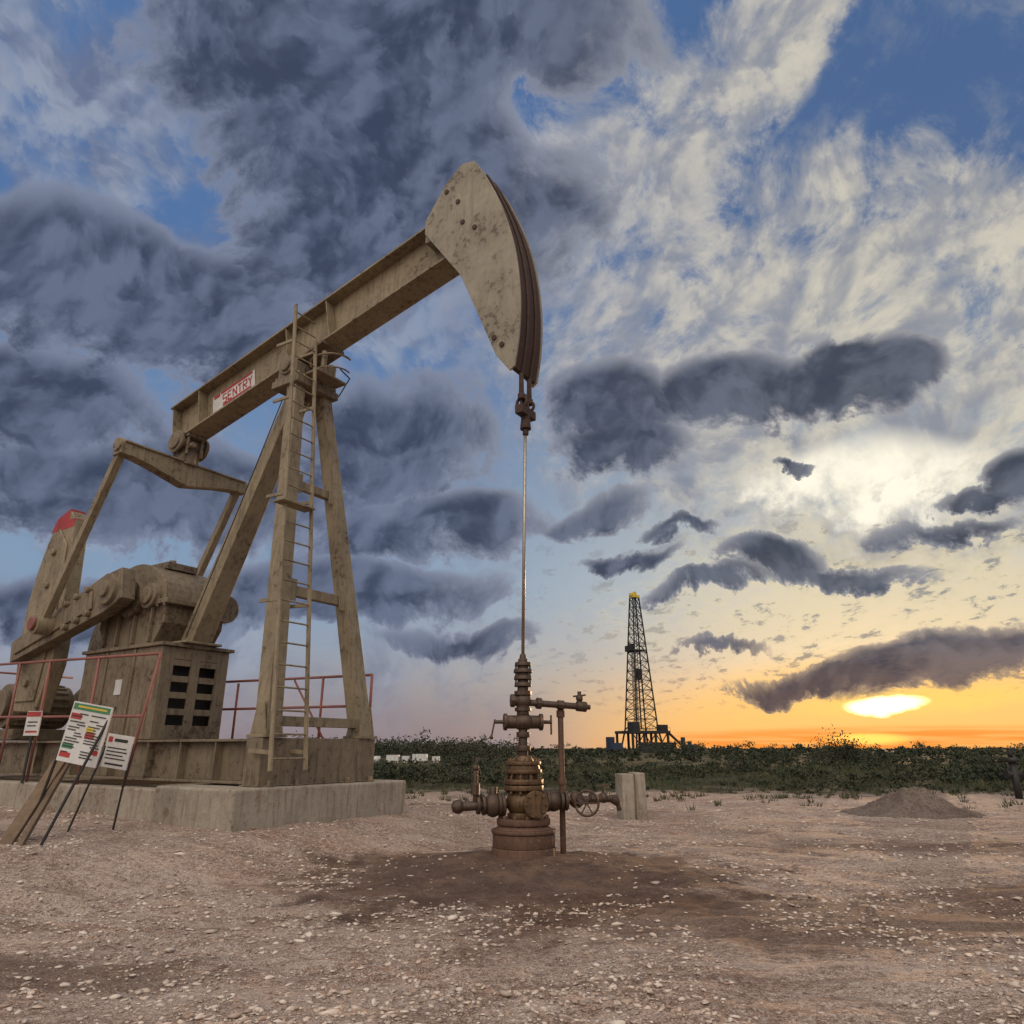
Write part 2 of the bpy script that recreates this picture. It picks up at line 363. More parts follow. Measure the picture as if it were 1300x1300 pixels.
m=Mesh()
for l in(-.10,.10):
    pts=[V(p[0]-.0,l,p[1]) for p in frontc[3:]]+[V(-.06,l,5.75),V(-.05,l*.9,5.5)]
    m.tube(pts,.018,8)
m.obj('bridle_cable',DRK,pj,0)
m=Mesh()
for l in(-.1,.1):
    m.cyl(V(-.06,l,5.62),V(-.06,l,5.95),.035,.03,n=12); m.cyl(V(-.06,l,5.56),V(-.06,l,5.64),.05,n=12)
m.beam(V(-.06,-.17,5.40),V(-.06,.17,5.40),.12,.12,side=(1,0,0))
for l in(-.13,.13): m.torus(V(-.06,l*.7,5.52),(0,1,0.1),.075,.022)
m.cyl(V(-.06,0,5.30),V(-.06,0,5.36),.06,n=16); m.cyl(V(-.06,0,5.16),V(-.06,0,5.30),.075,.06,n=12); m.cyl(V(-.06,0,5.08),V(-.06,0,5.16),.04,n=12)
m.cyl(V(-.06,0,5.46),V(-.06,0,5.66),.045,n=12)
m.obj('carrier_bar',DRK,pj,.004)
m=Mesh(); m.cyl(V(-.06,0,5.5),V(0,0,2.1),.021,n=14); m.obj('polished_rod',ROD,pj,0)
# equalizer
EQ=7.72
m=Mesh()
m.cyl(V(EQ,-.34,6.78),V(EQ,.34,6.78),.16,n=24); m.box(V(EQ-.26,-.2,6.98),V(EQ+.26,.2,6.88))
for q in(-.27,.27): m.cyl(V(EQ,q-.03,6.78),V(EQ,q+.03,6.78),.23,n=24)
m.box(V(EQ-.16,-.16,6.4),V(EQ+.16,.16,6.66)); m.cyl(V(EQ,0,6.35),V(EQ,0,6.7),.19,n=20)
m.cyl(V(EQ-.33,-.1,6.7),V(EQ+.33,-.1,6.7),.05,n=10)
for a in(-.2,.2):
    for b in(-.15,.15): m.cyl(V(EQ+a,b,6.52),V(EQ+a,b,6.9),.03,n=8)
m.obj('equalizer_bearing',TAN2,pj,.01)
m=Mesh()
vs=[(-1.25,.11),(-.75,.15),(0,.24),(.75,.15),(1.25,.11)]
for (l0,h0),(l1,h1) in zip(vs[:-1],vs[1:]):
    c=[]
    for l,hh in((l0,h0),(l1,h1)): c+= [V(EQ+.02-.13,l,6.38),V(EQ+.02+.13,l,6.38),V(EQ+.02+.13,l,6.38-2*hh+.03),V(EQ+.02-.13,l,6.38-2*hh+.03)]
    m.faces(c,[(0,3,2,1),(4,5,6,7),(0,1,5,4),(1,2,6,5),(2,3,7,6),(3,0,4,7)])
m.beam(V(EQ+.02,-1.27,6.39),V(EQ+.02,1.27,6.39),.34,.03,side=(1,0,0))
m.obj('equalizer_bar',TAN,pj,.004)
# cranks / pitmans
CS=Vector((7.65,3.72)); PIN=Vector((9.42,3.25))
for nm,l in(('near',-1.22),('far',1.22)):
    m=Mesh()
    m.beam(V(EQ+.02,l,6.30),V(PIN.x,l,PIN.y),.13,.14)
    m.cyl(V(EQ+.02,l-.13,6.34),V(EQ+.02,l+.13,6.34),.13,n=20); m.box(V(EQ-.12,l-.1,6.15),V(EQ+.16,l+.1,6.36))
    m.cyl(V(PIN.x,l-.14,PIN.y),V(PIN.x,l+.14,PIN.y),.18,n=20)
    m.obj('pitman_arm',TAN,pj,.008)
    sg=-1 if l<0 else 1; lc=sg*.93
    m=Mesh()
    d=(PIN-CS).normalized(); nrm=Vector((-d.y,d.x))
    def cp(a,b): p=CS+d*a+nrm*b; return (p.x,p.y)
    m.prism([cp(-.35,-.28),cp(.2,-.34),cp(3.3,-.20),cp(3.3,.20),cp(.2,.34),cp(-.35,.28)],lc-.12,lc+.12)
    m.prism([cp(.5,-.17),cp(3.1,-.11),cp(3.1,.11),cp(.5,.17)],lc+sg*.12,lc+sg*.16)
    m.cyl(V(CS.x,lc-.2,CS.y),V(CS.x,lc+.2,CS.y),.27,n=24); m.cyl(V(CS.x,0,CS.y),V(CS.x,lc+sg*.26,CS.y),.14,n=20)
    for k in(.6,.95,1.3): 
        p=CS+d*k+nrm*.22; m.cyl(V(p.x,lc+sg*.1,p.y),V(p.x,lc+sg*.22,p.y),.06,n=10)
        p=CS+d*k-nrm*.22; m.cyl(V(p.x,lc+sg*.1,p.y),V(p.x,lc+sg*.22,p.y),.06,n=10)
    m.obj('crank_arm',TAN2,pj,.015)
    m=Mesh(); m.cyl(V(PIN.x,l+sg*.14,PIN.y),V(PIN.x,l+sg*.20,PIN.y),.12,n=20); m.obj('crank_pin_cap',REDR,pj,.01)
    zk=1.10 if sg<0 else .80
    def T(P): return [(10.42+(p[0]-9.6)*1.15,1.2+(p[1]-1.2)*zk) for p in P]
    outer=catmull([(9.42,5.28),(9.78,5.15),(10.08,4.5),(10.25,3.7),(10.25,3.0),(10.1,2.2),(9.95,1.75)],4)
    m=Mesh(); m.prism(T(outer+[(9.25,1.72),(9.02,2.5),(9.05,3.6),(9.15,4.6),(9.22,5.1)]),lc-sg*.14,lc-sg*.42); m.prism(T([(9.3,1.9),(9.95,1.9),(10.12,3.2),(9.93,4.5),(9.6,4.95),(9.25,4.6),(9.15,3.3)]),lc-sg*.10,lc-sg*.14)
    for zz in(2.2,2.9,3.9,4.5):
        p=T([(9.6,zz)])[0]; m.cyl(V(p[0],lc-sg*.03,p[1]),V(p[0],lc-sg*.11,p[1]),.07,n=12)
    m.obj('counterweight',TAN,pj,.03)
    m=Mesh(); m.prism(T([(9.38,5.10),(9.41,5.31),(9.81,5.18),(9.95,4.93),(9.2,4.93),(9.22,5.1)]),lc-sg*.135,lc-sg*.427)
    m.obj('counterweight_tip',REDB if sg<0 else TAN2,pj,.01)
# gearbox
m=Mesh()
gb=catmull([(6.72,3.40),(6.85,3.85),(7.2,4.12),(7.65,4.27),(8.15,4.22),(8.6,3.95),(8.72,3.55)],4)
m.prism(gb+[(8.72,3.2),(8.4,2.82),(6.95,2.82),(6.72,3.15)],-.56,.56)
m.prism([(6.6,3.46),(8.84,3.46),(8.84,3.55),(6.6,3.55)],-.63,.63)
for s_ in(7.1,7.65,8.4):
    for sg in(-1,1): m.cyl(V(s_,sg*.54,3.62),V(s_,sg*.69,3.62),.22 if s_!=7.65 else .32,n=24); m.cyl(V(s_,sg*.68,3.62),V(s_,sg*.74,3.62),.15,n=16)
for s_ in np.arange(6.7,8.8,.2):
    for sg in(-1,1): m.cyl(V(s_,sg*.60,3.42),V(s_,sg*.60,3.61),.028,n=8)
m.box(V(7.3,-.3,4.2),V(8.0,.3,4.33)); m.cyl(V(7.65,0,4.33),V(7.65,0,4.45),.06,n=12)
for s_ in(7.0,7.5,8.0,8.4): m.box(V(s_,-.63,2.84),V(s_+.04,-.56,3.46))
m.cyl(V(6.35,.3,3.45),V(6.8,.3,3.45),.17,n=20); m.cyl(V(6.27,.3,3.45),V(6.4,.3,3.45),.24,n=20); m.cyl(V(6.5,.3,3.75),V(6.5,.3,3.45),.08,n=12)
m.obj('gearbox',TAN2,pj,.02)
m=Mesh()
P0,P1=6.5,8.88
m.box(V(P0+.05,-.62,1.30),V(P1,-.585,2.74)); m.box(V(P0+.05,.585,1.30),V(P1,.62,2.74)); m.box(V(P1-.03,-.58,1.3),V(P1,.58,2.74))
m.box(V(P0-.06,-.68,2.745),V(P1+.06,.68,2.80)); m.box(V(P0-.06,-.68,1.285),V(P1+.06,.68,1.30))
for a,b in((-.62,-.40),(-.08,.08),(.40,.62)): m.box(V(P0,a,1.3),V(P0+.045,b,2.74))
zz=[1.3,1.50,1.66,1.76,1.92,2.02,2.18,2.28,2.44,2.54]
for i in range(0,10,2):
    for a,b in((-.40,-.08),(.08,.40)): m.box(V(P0+.001,a,zz[i]),V(P0+.044,b,zz[i+1]))
for a,b in((-.40,-.08),(.08,.40)): m.box(V(P0+.001,a,2.545),V(P0+.044,b,2.74))
for s_ in(7.25,8.1): m.box(V(s_,-.65,1.31),V(s_+.05,-.62,2.73))
m.obj('gearbox_pedestal',TAN2,pj,.006)
m=Mesh(); m.box(V(7.55,-.622,2.0),V(7.75,-.63,2.25)); m.obj('pedestal_plate',WHT,pj,0)
m=Mesh(); m.box(V(P0+.2,-.5,1.35),V(P1-.1,.5,2.6)); m.obj('pedestal_interior',BLK,pj,0)
# motor and belt guard at the tail
m=Mesh()
m.box(V(10.9,-.7,1.3),V(12.6,.7,1.5)); m.cyl(V(11.7,-.6,1.95),V(11.7,.5,1.95),.42,n=28); m.cyl(V(11.7,-.62,1.95),V(11.7,-.72,1.95),.3,n=20)
for i in range(20):
    a=2*math.pi*i/20; m.beam(V(11.7+.43*math.cos(a),-.5,1.95+.43*math.sin(a)),V(11.7+.43*math.cos(a),.4,1.95+.43*math.sin(a)),.02,.05,side=(1,0,0))
m.obj('electric_motor',TAN2,pj,.01)
m=Mesh(); m.prism([(8.0,3.0),(8.3,3.9),(8.9,3.8),(12.1,2.1),(11.8,1.6),(11.2,1.6)],.72,.90); m.obj('belt_guard',TAN,pj,.02)
# ladder
m=Mesh()
def lad(t,q):
    l=(-1.12+.42*t)+q*(.56-.12*t); return V(2.98+1.05*t,l,.88+7.35*t)
m.beam(lad(0,0),lad(1,0),.03,.06); m.beam(lad(0,1),lad(.93,1),.03,.06)
nr=25
for i in range(nr): 
    t=(i+.5)/nr; m.cyl(lad(t,0),lad(t,1),.013,n=8)
for t in(.03,.3,.52,.75,.9):
    for q in(0,1):
        p=lad(t,q); m.beam(p,p+Vector((.42,0,.02)),.03,.05)
m.beam(lad(.5,-.25),lad(.5,.95),.24,.03,side=(1,0,0))
m.obj('ladder',TAN,pj,.003)
m=Mesh()
m.torus(V(3.95,.1,7.45),(.1,.05,1),.36,.018,n=30,a0=-1.9,a1=1.9)
m.torus(V(3.95,.1,7.2),(.1,.05,1),.36,.014,n=30,a0=-1.9,a1=1.9)
m.obj('safety_hoop',TAN2,pj,0)
m=Mesh(); m.tube([V(4.0,.35,7.5),V(3.9,.5,7.35),V(4.2,.55,7.1),V(4.3,.4,7.0)],.012,6); m.tube([V(4.7,-.23,6.9),V(5.5,-.24,5.1),V(6.5,-.26,2.9)],.010,6)
m.obj('cable_run',BLK,pj,0)

# ------------------------------------------------------------------ guard railing
gr=empty('guard_railing',WELL,(0,0,ROTZ))
m=Mesh(); tr=.022
L0=-1.14
m.tube([V(6.12,L0,.62),V(5.68,L0,2.5),V(13.4,L0,2.72)],tr); m.tube([V(5.89,L0,1.6),V(13.4,L0,1.74)],tr)
for s_ in(7.4,9.0,10.1,11.3,12.5,13.4): m.cyl(V(s_,L0,.6),V(s_,L0,2.52+.02*(s_-5)),tr,n=10)
m.tube([V(13.4,L0,2.72),V(13.4,1.4,2.72)],tr)
m.obj('side_rails',REDR,gr,0)
m=Mesh()
L1=1.1
m.tube([V(3.5,L1,1.20),V(3.5,L1,2.25),V(9.2,L1,2.35)],tr); m.tube([V(3.5,L1,1.78),V(9.2,L1,1.85)],tr)
for s_ in(4.6,5.7,6.8,7.9): m.cyl(V(s_,L1,1.2),V(s_,L1,2.27),tr,n=10)
for s_ in(3.5,4.6,5.7,6.8,7.9): m.cyl(V(s_,L1,1.22),V(s_,.95,1.22),tr,n=8)
m.tube([V(4.5,L1,1.3),V(5.3,L1,2.25)],.018)
m.obj('rear_rails',REDR,gr,0)

# ------------------------------------------------------------------ concrete foundation
cf=empty('concrete_foundation',WELL,(0,0,ROTZ))
m=Mesh(); m.box(V(3.12,-1.50,-.2),V(4.75,1.60,.685)); o=m.obj('front_block',CON,cf,.035,3)
m=Mesh(); m.box(V(4.77,-1.18,-.2),V(14,1.25,.62)); m.obj('rear_slab',CON,cf,.03)

# ------------------------------------------------------------------ terrain
def sstep(a,b,x):
    t=min(1,max(0,(x-a)/(b-a))); return t*t*(3-2*t)
def gh(x,y,det=True):
    rx=x-WELL.x; ry=y-WELL.y
    s_=rx*AX.x+ry*AX.y; l=rx*LX.x+ry*LX.y
    z=-.10
    z+=.33*sstep(1.5,3.2,s_)*sstep(6.5,3.4,abs(l))*sstep(22,14,s_)
    r2=math.hypot(rx/1.5,ry/1.2)
    z+=.14*math.exp(-(r2/.95)**2)
    if det and y<60 and abs(x)<60:
        z+=.05*(mn.fractal(Vector((x*.45,y*.45,0)),1.,2.,4))
        z+=.028*mn.fractal(Vector((x*2.2+9,y*2.8,3)),.6,2.,5)
        for c0,sl_,w in((4.45,-.46,.09),(4.85,-.46,.09),(6.0,-.10,.10),(6.6,.05,.12),(12.0,-.05,.18),(12.9,-.05,.18)):
            u=(y-(c0+sl_*x+.25*math.sin(x*.35+c0)))/w
            if abs(u)<4: z+=(-.030*math.exp(-u*u)+.016*math.exp(-(abs(u)-1.7)**2*2))*(.4+.9*abs(mn.noise(Vector((x*.7,c0,0)))))
    return z
nx=420; ts=np.linspace(-1,1,nx)
xs=np.sign(ts)*1.9*(np.exp(np.abs(ts)*7.6)-1)
ysn=[]; y=2.2
while y<4500: ysn.append(y); y+=max(.022,y*.0115)
ysb=[-3000,-600,-100,-20,-5,0,1.2]
ysl=ysb+ysn+[4500]; ny=len(ysl)
co=np.zeros((ny,nx,3))
for j,yy in enumerate(ysl):
    for i in range(nx):
        xx=float(xs[i]); co[j,i]=(xx,yy,gh(xx,yy,1.0<yy<45 and abs(xx)<45) if (-2<yy<60 and abs(xx)<60) else -.10)
me=bpy.data.meshes.new('ground')
idx=np.arange(ny*nx).reshape(ny,nx)
q=np.stack([idx[:-1,:-1],idx[:-1,1:],idx[1:,1:],idx[1:,:-1]],-1).reshape(-1,4)
me.vertices.add(ny*nx); me.vertices.foreach_set('co',co.reshape(-1)); me.loops.add(q.size); me.loops.foreach_set('vertex_index',q.reshape(-1).astype(np.int32))
me.polygons.add(len(q)); me.polygons.foreach_set('loop_start',np.arange(0,q.size,4,dtype=np.int32)); me.polygons.foreach_set('loop_total',np.full(len(q),4,dtype=np.int32))
me.update(); me.validate(); me.shade_smooth()
ground=bpy.data.objects.new('ground',me); scene.collection.objects.link(ground)
def ground_material(name,dark=1.0,with_zones=True):
    GM,n,b=principled(name)
    geo=n.new('ShaderNodeNewGeometry'); P=geo.outputs['Position']
    sx=n.new('ShaderNodeSeparateXYZ'); n.put(sx.inputs[0],P); gx,gy,_=sx.outputs
    a=n.noise(P,.5,4,.62,.3); c=n.noise(P,3.2,5,.68); d=n.noise(P,22,4,.75); e=n.noise(P,85,2,.65)
    col=n.mix(n.ss(a,.38,.62),(.35,.225,.168),(.51,.385,.310))
    col=n.mix(n.m('MULTIPLY',n.ss(c,.45,.65),.75),col,(.25,.155,.112))
    col=n.mix(n.m('MULTIPLY',n.ss(d,.5,.64),.85),col,(.63,.52,.44))
    col=n.mix(n.m('MULTIPLY',n.ss(d,.48,.36),.8),col,(.15,.095,.07))
    col=n.mix(n.m('MULTIPLY',n.ss(e,.52,.66),.7),col,(.12,.078,.06))
    col=n.mix(n.m('MULTIPLY',n.ss(e,.46,.36),.6),col,(.70,.61,.54))
    if with_zones:
        st=n.noise(n.mapping(P,rot=(0,0,R(4)),sc=(.3,1.5,1)),1.5,5,.7,1.2)
        col=n.mix(n.m('MULTIPLY',n.ss(st,.53,.64),.45),col,(.57,.455,.375))
        col=n.mix(n.m('MULTIPLY',n.ss(st,.47,.36),.55),col,(.20,.125,.09))
        tk_=n.noise(n.mapping(P,rot=(0,0,R(25)),sc=(.2,2.8,1)),1.8,5,.68,.8)
        tz=n.ss(gy,8.,5.5)
        col=n.mix(n.m('MULTIPLY',n.m('MULTIPLY',n.ss(tk_,.53,.62),tz),.40),col,(.62,.51,.43))
        col=n.mix(n.m('MULTIPLY',n.m('MULTIPLY',n.ss(tk_,.46,.36),tz),.40),col,(.18,.115,.085))
        vor=n.new('ShaderNodeTexVoronoi'); n.put(vor.inputs['Vector'],n.mapping(P,sc=(1,1.3,1))); vor.inputs['Scale'].default_value=25
        pk=n.m('MULTIPLY',n.ss(vor.outputs['Distance'],.38,.2),n.ss(n.m('ADD',n.noise(P,1.1,3,.6),n.m('MULTIPLY',n.ss(gx,1.,-3.),.06)),.47,.57))
        vc=n.new('ShaderNodeSeparateColor'); n.put(vc.inputs[0],vor.outputs['Color'])
        pk=n.m('MULTIPLY',pk,n.ss(vc.outputs[0],.35,.5))
        col=n.mix(pk,col,n.mix(vc.outputs[1],(.42,.31,.25),(.74,.68,.62)))
        def patch(cx,cy,rx,ry,rot=0):
            o=n.mapping(P,loc=(cx,cy,0),rot=(0,0,R(rot)),sc=(rx,ry,50),kind='TEXTURE'); return n.m('SUBTRACT',1.0,n.v('LENGTH',o))
        nz=n.m('MULTIPLY',n.m('SUBTRACT',n.noise(P,1.3,6,.68,.4),.5),2.0)
        stain=n.ss(n.m('ADD',patch(.2,7.9,2.7,2.2),nz),-.05,.35)
        stain2=n.m('MAXIMUM',n.ss(n.m('ADD',patch(1.9,6.2,3.4,1.1),nz),-.05,.45),n.ss(n.m('ADD',patch(4.6,6.6,2.2,1.3),nz),.0,.5))
        stain2=n.m('MAXIMUM',stain2,n.ss(n.m('ADD',patch(-2.9,4.7,1.4,.45),nz),.0,.5))
        stain2=n.m('MAXIMUM',stain2,n.ss(n.m('ADD',patch(5.5,10.5,5,1.2),nz),.1,.9))
        col=n.mix(n.m('MULTIPLY',stain2,.66),col,(.125,.072,.048))
        col=n.mix(n.m('MULTIPLY',stain,.86),col,n.mix(n.ss(c,.4,.65),(.072,.040,.027),(.17,.10,.068)))
        veg=n.ss(n.m('ADD',gy,n.m('MULTIPLY',n.m('SUBTRACT',n.noise(P,.35,4,.65),.5),14.)),20.5,25.)
        gcol=n.mix(n.ss(n.noise(P,.5,4,.65),.4,.65),(.022,.030,.012),(.07,.060,.032))
        gcol=n.mix(n.ss(gy,60,900),gcol,(.020,.028,.026))
        col=n.mix(veg,col,gcol)
    if dark<1: col=n.v('SCALE',col,scale=dark)
    n.put(b.inputs['Base Color'],col); b.inputs['Roughness'].default_value=.93; b.inputs['Specular IOR Level'].default_value=.25
    bp=n.new('ShaderNodeBump'); bp.inputs['Strength'].default_value=1.0; bp.inputs['Distance'].default_value=.065
    n.put(bp.inputs['Height'],n.m('ADD',n.m('MULTIPLY',c,.8),n.m('ADD',n.m('MULTIPLY',d,.8),n.m('MULTIPLY',e,.35)))); n.l.new(bp.outputs[0],b.inputs['Normal'])
    return GM
me.materials.append(ground_material('caliche_ground'))

def tri_mesh(name,verts,faces,mat,smooth=False):
    me=bpy.data.meshes.new(name); me.vertices.add(len(verts)); me.vertices.foreach_set('co',np.asarray(verts,dtype=np.float32).reshape(-1))
    f=np.asarray(faces,dtype=np.int32); k=f.shape[1]; me.loops.add(f.size); me.loops.foreach_set('vertex_index',f.reshape(-1))
    me.polygons.add(len(f)); me.polygons.foreach_set('loop_start',np.arange(0,f.size,k,dtype=np.int32)); me.polygons.foreach_set('loop_total',np.full(len(f),k,dtype=np.int32))
    me.update(); me.validate(); me.materials.append(mat)
    o=bpy.data.objects.new(name,me); scene.collection.objects.link(o); return o
# stones
bmi=bmesh.new(); bmesh.ops.create_icosphere(bmi,subdivisions=1,radius=1); iv=np.array([v.co[:] for v in bmi.verts]); bmi.verts.ensure_lookup_table()
ifc=np.array([[v.index for v in f.verts] for f in bmi.faces]); bmi.free()
vs=[];fs=[];off=0
for k in range(56000):
    y=3.3*math.exp(random.random()**1.1*1.75); x=random.uniform(-.78,.78)*(y+.4)
    dens=mn.noise(Vector((x*.9,y*.9,5)))+.35*mn.noise(Vector((x*3,y*3,1)))-.10*(x/(y+.1))
    if dens<random.uniform(-.42,.38): continue
    r=.0045+.017*random.random()**3+ (.020*random.random() if random.random()<.03 else 0); r*=.75+.055*y
    rr=math.hypot(x-WELL.x,y-WELL.y)
    if rr<.6 or (rr<1.9 and random.random()<.75): continue
    vv=iv*(1+rng.uniform(-.45,.45,(12,1)))*np.array([r*random.uniform(.8,1.8),r*random.uniform(.5,1.1),r*random.uniform(.25,.55)])
    an=random.random()*6.28; ca,sa=math.cos(an),math.sin(an)
    vv=np.stack([vv[:,0]*ca-vv[:,1]*sa,vv[:,0]*sa+vv[:,1]*ca,vv[:,2]],1)+np.array([x,y,gh(x,y)+r*.12])
    vs.append(vv); fs.append(ifc+off); off+=12
SM,n,b=principled('limestone_pebbles')
geo=n.new('ShaderNodeNewGeometry'); rp=geo.outputs['Random Per Island']
col=n.mix(rp,(.24,.16,.12),(.74,.66,.58)); col=n.mix(n.m('MULTIPLY',n.noise(geo.outputs['Position'],60,2,.6),.6),col,(.36,.26,.20))
n.put(b.inputs['Base Color'],col); b.inputs['Roughness'].default_value=.9
tri_mesh('gravel',np.concatenate(vs),np.concatenate(fs),SM)

def leaf_mat(name,c1,c2):
    m,n,b=principled(name); geo=n.new('ShaderNodeNewGeometry'); col=n.mix(geo.outputs['Random Per Island'],c1,c2)
    col=n.mix(n.ss(n.noise(geo.outputs['Position'],.25,2,.6),.4,.62),col,n.mix(.6,col,(.05,.045,.022)))
    n.put(b.inputs['Base Color'],col); b.inputs['Roughness'].default_value=.8; return m
LEAF=leaf_mat('mesquite_leaves',(.008,.014,.006),(.028,.040,.014))
def shrub(cx,cy,cz,w,hh,nl,ls):
    k=max(3,int(nl/22)); cen=rng.normal(0,1,(k,3))*np.array([w*.30,w*.30,hh*.20])+np.array([0,0,hh*.50])
    ci=rng.integers(0,k,nl); p=cen[ci]+rng.normal(0,1,(nl,3))*np.array([w*.10,w*.10,hh*.11])
    p[:,2]=np.abs(p[:,2]); p+=np.array([cx,cy,cz])
    a=rng.normal(0,1,(nl,3)); a/=np.linalg.norm(a,axis=1)[:,None]; b_=rng.normal(0,1,(nl,3)); b_=np.cross(a,b_); b_/=np.linalg.norm(b_,axis=1)[:,None]
    L=ls*rng.uniform(.6,1.4,(nl,1)); v=np.stack([p-a*L,p+b_*L*.45,p+a*L,p-b_*L*.45],1).reshape(-1,3)
    return v
SV=[]
def addrow(n_,ymin,ymax,hmin,hmax,wf,nl,ls,thr=-.1,ns=.12,xspan=.95):
    k=0
    while k<n_:
        y=ymin*math.exp(random.random()*math.log(ymax/ymin)); x=random.uniform(-xspan,xspan)*y
        dn=mn.noise(Vector((x*ns,y*ns,2)))
        if dn<thr+random.uniform(-.15,.15): continue
        if 50<y<80 and -.21<x/y<-.09: continue
        k+=1; hh=hmin+(hmax-hmin)*random.random()**1.8; hh*=(.75+.7*max(0,dn))
        SV.append(shrub(x,y,-.12,hh*wf*random.uniform(.8,1.6),hh,nl,ls))
addrow(300,22,34,.10,.45,1.9,90,.045,.0,.25)
addrow(560,28,58,.22,.85,1.7,140,.075,-.05,.12)
addrow(560,50,120,.5,1.2,1.9,90,.14,-.08,.06)
addrow(650,110,330,.8,1.8,2.2,45,.35,-.2,.02)
addrow(500,300,900,1.2,2.4,3.5,30,.8,-.5,.01)
for _ in range(110):
    y=random.uniform(100,170); x=random.uniform(-.30,.0)*y; SV.append(shrub(x,y,-.1,5,random.uniform(1.8,3.5),170,.2))
for _ in range(26):
    y=random.uniform(160,240); x=random.uniform(.05,.8)*y; SV.append(shrub(x,y,-.1,6,random.uniform(1.8,3.2),120,.3))
sv=np.concatenate(SV); nf=len(sv)//4
tri_mesh('desert_shrubs',sv,np.arange(nf*4).reshape(-1,4),LEAF)
GT=[]
for _ in range(4200):
    y=16*math.exp(random.random()*1.15)
    if y<25 and random.random()>((y-15.5)/9)**1.6: continue
    x=random.uniform(-.8,.85)*y; s_=1+max(0,(y-24)/20)
    for k in range(12):
        a=random.random()*6.28; r=random.uniform(0,.09)*s_; hh=random.uniform(.06,.2)*s_; q=.012*s_
        bx=x+r*math.cos(a);by=y+r*math.sin(a); z0=gh(bx,by,False)-.02
        GT.append([(bx-q,by,z0),(bx+q,by,z0),(bx+math.cos(a)*hh*.5,by+math.sin(a)*hh*.4,z0+hh)])
gt=np.array(GT).reshape(-1,3); tri_mesh('grass_tufts',gt,np.arange(len(gt)).reshape(-1,3),leaf_mat('dry_grass',(.022,.036,.012),(.085,.078,.035)))
mb=empty('mesquite_bush',(0,0,0))
bv=np.concatenate([shrub(24.2,56,-.1,2.6,2.1,1300,.10),shrub(25.5,56.4,-.1,2.4,1.6,900,.10)]); o=tri_mesh('foliage',bv,np.arange(len(bv)).reshape(-1,4),LEAF); o.parent=mb
m=Mesh()
for k in range(7):
    a=k*.9; m.cyl((24.6,56,-.2),(24.6+math.cos(a)*.9,56+math.sin(a)*.6,1.1),.06,.02,n=6)
m.obj('stems',WOOD,mb,0)

# ------------------------------------------------------------------ dirt mound
nn=72; rings=26; vv=[]; fc=[]
for j in range(rings+1):
    for i in range(nn):
        r=j/rings; a=2*math.pi*i/nn; x=math.cos(a)*r*1.5; y=math.sin(a)*r*1.2
        hz_=.46*max(0,1-r)**1.2*(1+.5*mn.fractal(Vector((x*1.8+3,y*1.8,0)),1,2,4))+.05*mn.fractal(Vector((x*6,y*6,9)),.8,2,4)*(1-r)
        X=8.1+x; Y=15.6+y
        vv.append((X,Y,gh(X,Y)+hz_-.03*r)); 
for j in range(rings):
    for i in range(nn): fc.append((j*nn+i,j*nn+(i+1)%nn,(j+1)*nn+(i+1)%nn,(j+1)*nn+i))
mo=tri_mesh('dirt_mound',vv,fc,ground_material('mound_soil',.45,False)); mo.data.shade_smooth()

# ------------------------------------------------------------------ wellhead
wh=empty('wellhead',WELL,(0,0,R(8)))
def flange(m,z0,z1,r,nb=12,br=.018):
    m.cyl((0,0,z0),(0,0,z1),r,n=36)
    for i in range(nb):
        a=2*math.pi*i/nb; x,y=math.cos(a)*(r-.035),math.sin(a)*(r-.035); m.cyl((x,y,z0-.035),(x,y,z1+.035),br,n=6)
m=Mesh()
m.cyl((0,0,-.15),(0,0,.12),.355,n=40); m.cyl((0,0,.12),(0,0,.26),.345,n=40); m.cyl((0,0,.262),(0,0,.30),.36,n=40)
m.cyl((0,0,.30),(0,0,.36),.33,.25,n=36)
flange(m,.345,.41,.30,12,.024)
m.obj('casing_head',RSTY,wh,.008)
m=Mesh()
m.cyl((0,0,.41),(0,0,.47),.17,n=28); m.sphere((0,0,.575),.2,24,14,(1,1,.85)); m.cyl((0,0,.66),(0,0,.74),.15,n=28)
flange(m,.70,.755,.225,10,.022); flange(m,.765,.82,.225,10,.022)
m.cyl((0,0,.82),(0,0,.90),.15,n=24); flange(m,.88,.925,.21,10,.02); m.cyl((0,0,.925),(0,0,1.0),.19,.17,n=24); flange(m,.97,1.01,.20,8,.018)
m.cyl((0,0,1.01),(0,0,1.07),.12,.09,n=24)
m.obj('tubing_head',BRS,wh,.006)
m=Mesh()
m.cyl((0,0,1.05),(0,0,1.36),.055,n=20); m.cyl((0,0,1.12),(0,0,1.18),.085,n=20); m.cyl((0,0,1.27),(0,0,1.33),.08,n=20)
m.sphere((0,0,1.44),.13,20,12,(1,.9,.75)); m.cyl((-.2,0,1.44),(.2,0,1.44),.075,n=20)
m.cyl((-.23,0,1.44),(-.19,0,1.44),.095,n=12); m.cyl((.19,0,1.44),(.23,0,1.44),.095,n=12)
m.cyl((-.34,0,1.44),(.34,0,1.44),.022,n=10)
m.beam((-.33,0,1.47),(-.37,0,1.27),.025,.02); m.beam((.33,0,1.52),(.33,0,1.30),.025,.02); m.sphere((-.37,0,1.27),.025,8,6)
m.cyl((0,0,1.52),(0,0,1.60),.075,n=20); m.cyl((0,0,1.56),(0,0,1.60),.1,n=8)
m.cyl((0,0,1.60),(0,0,1.78),.08,n=20); m.sphere((0,0,1.68),.1,16,10); m.cyl((0,0,1.74),(0,0,1.79),.105,n=8)
m.cyl((-.12,0,1.68),(0,0,1.68),.06,n=16); m.cyl((-.15,0,1.68),(-.1,0,1.68),.075,n=8)
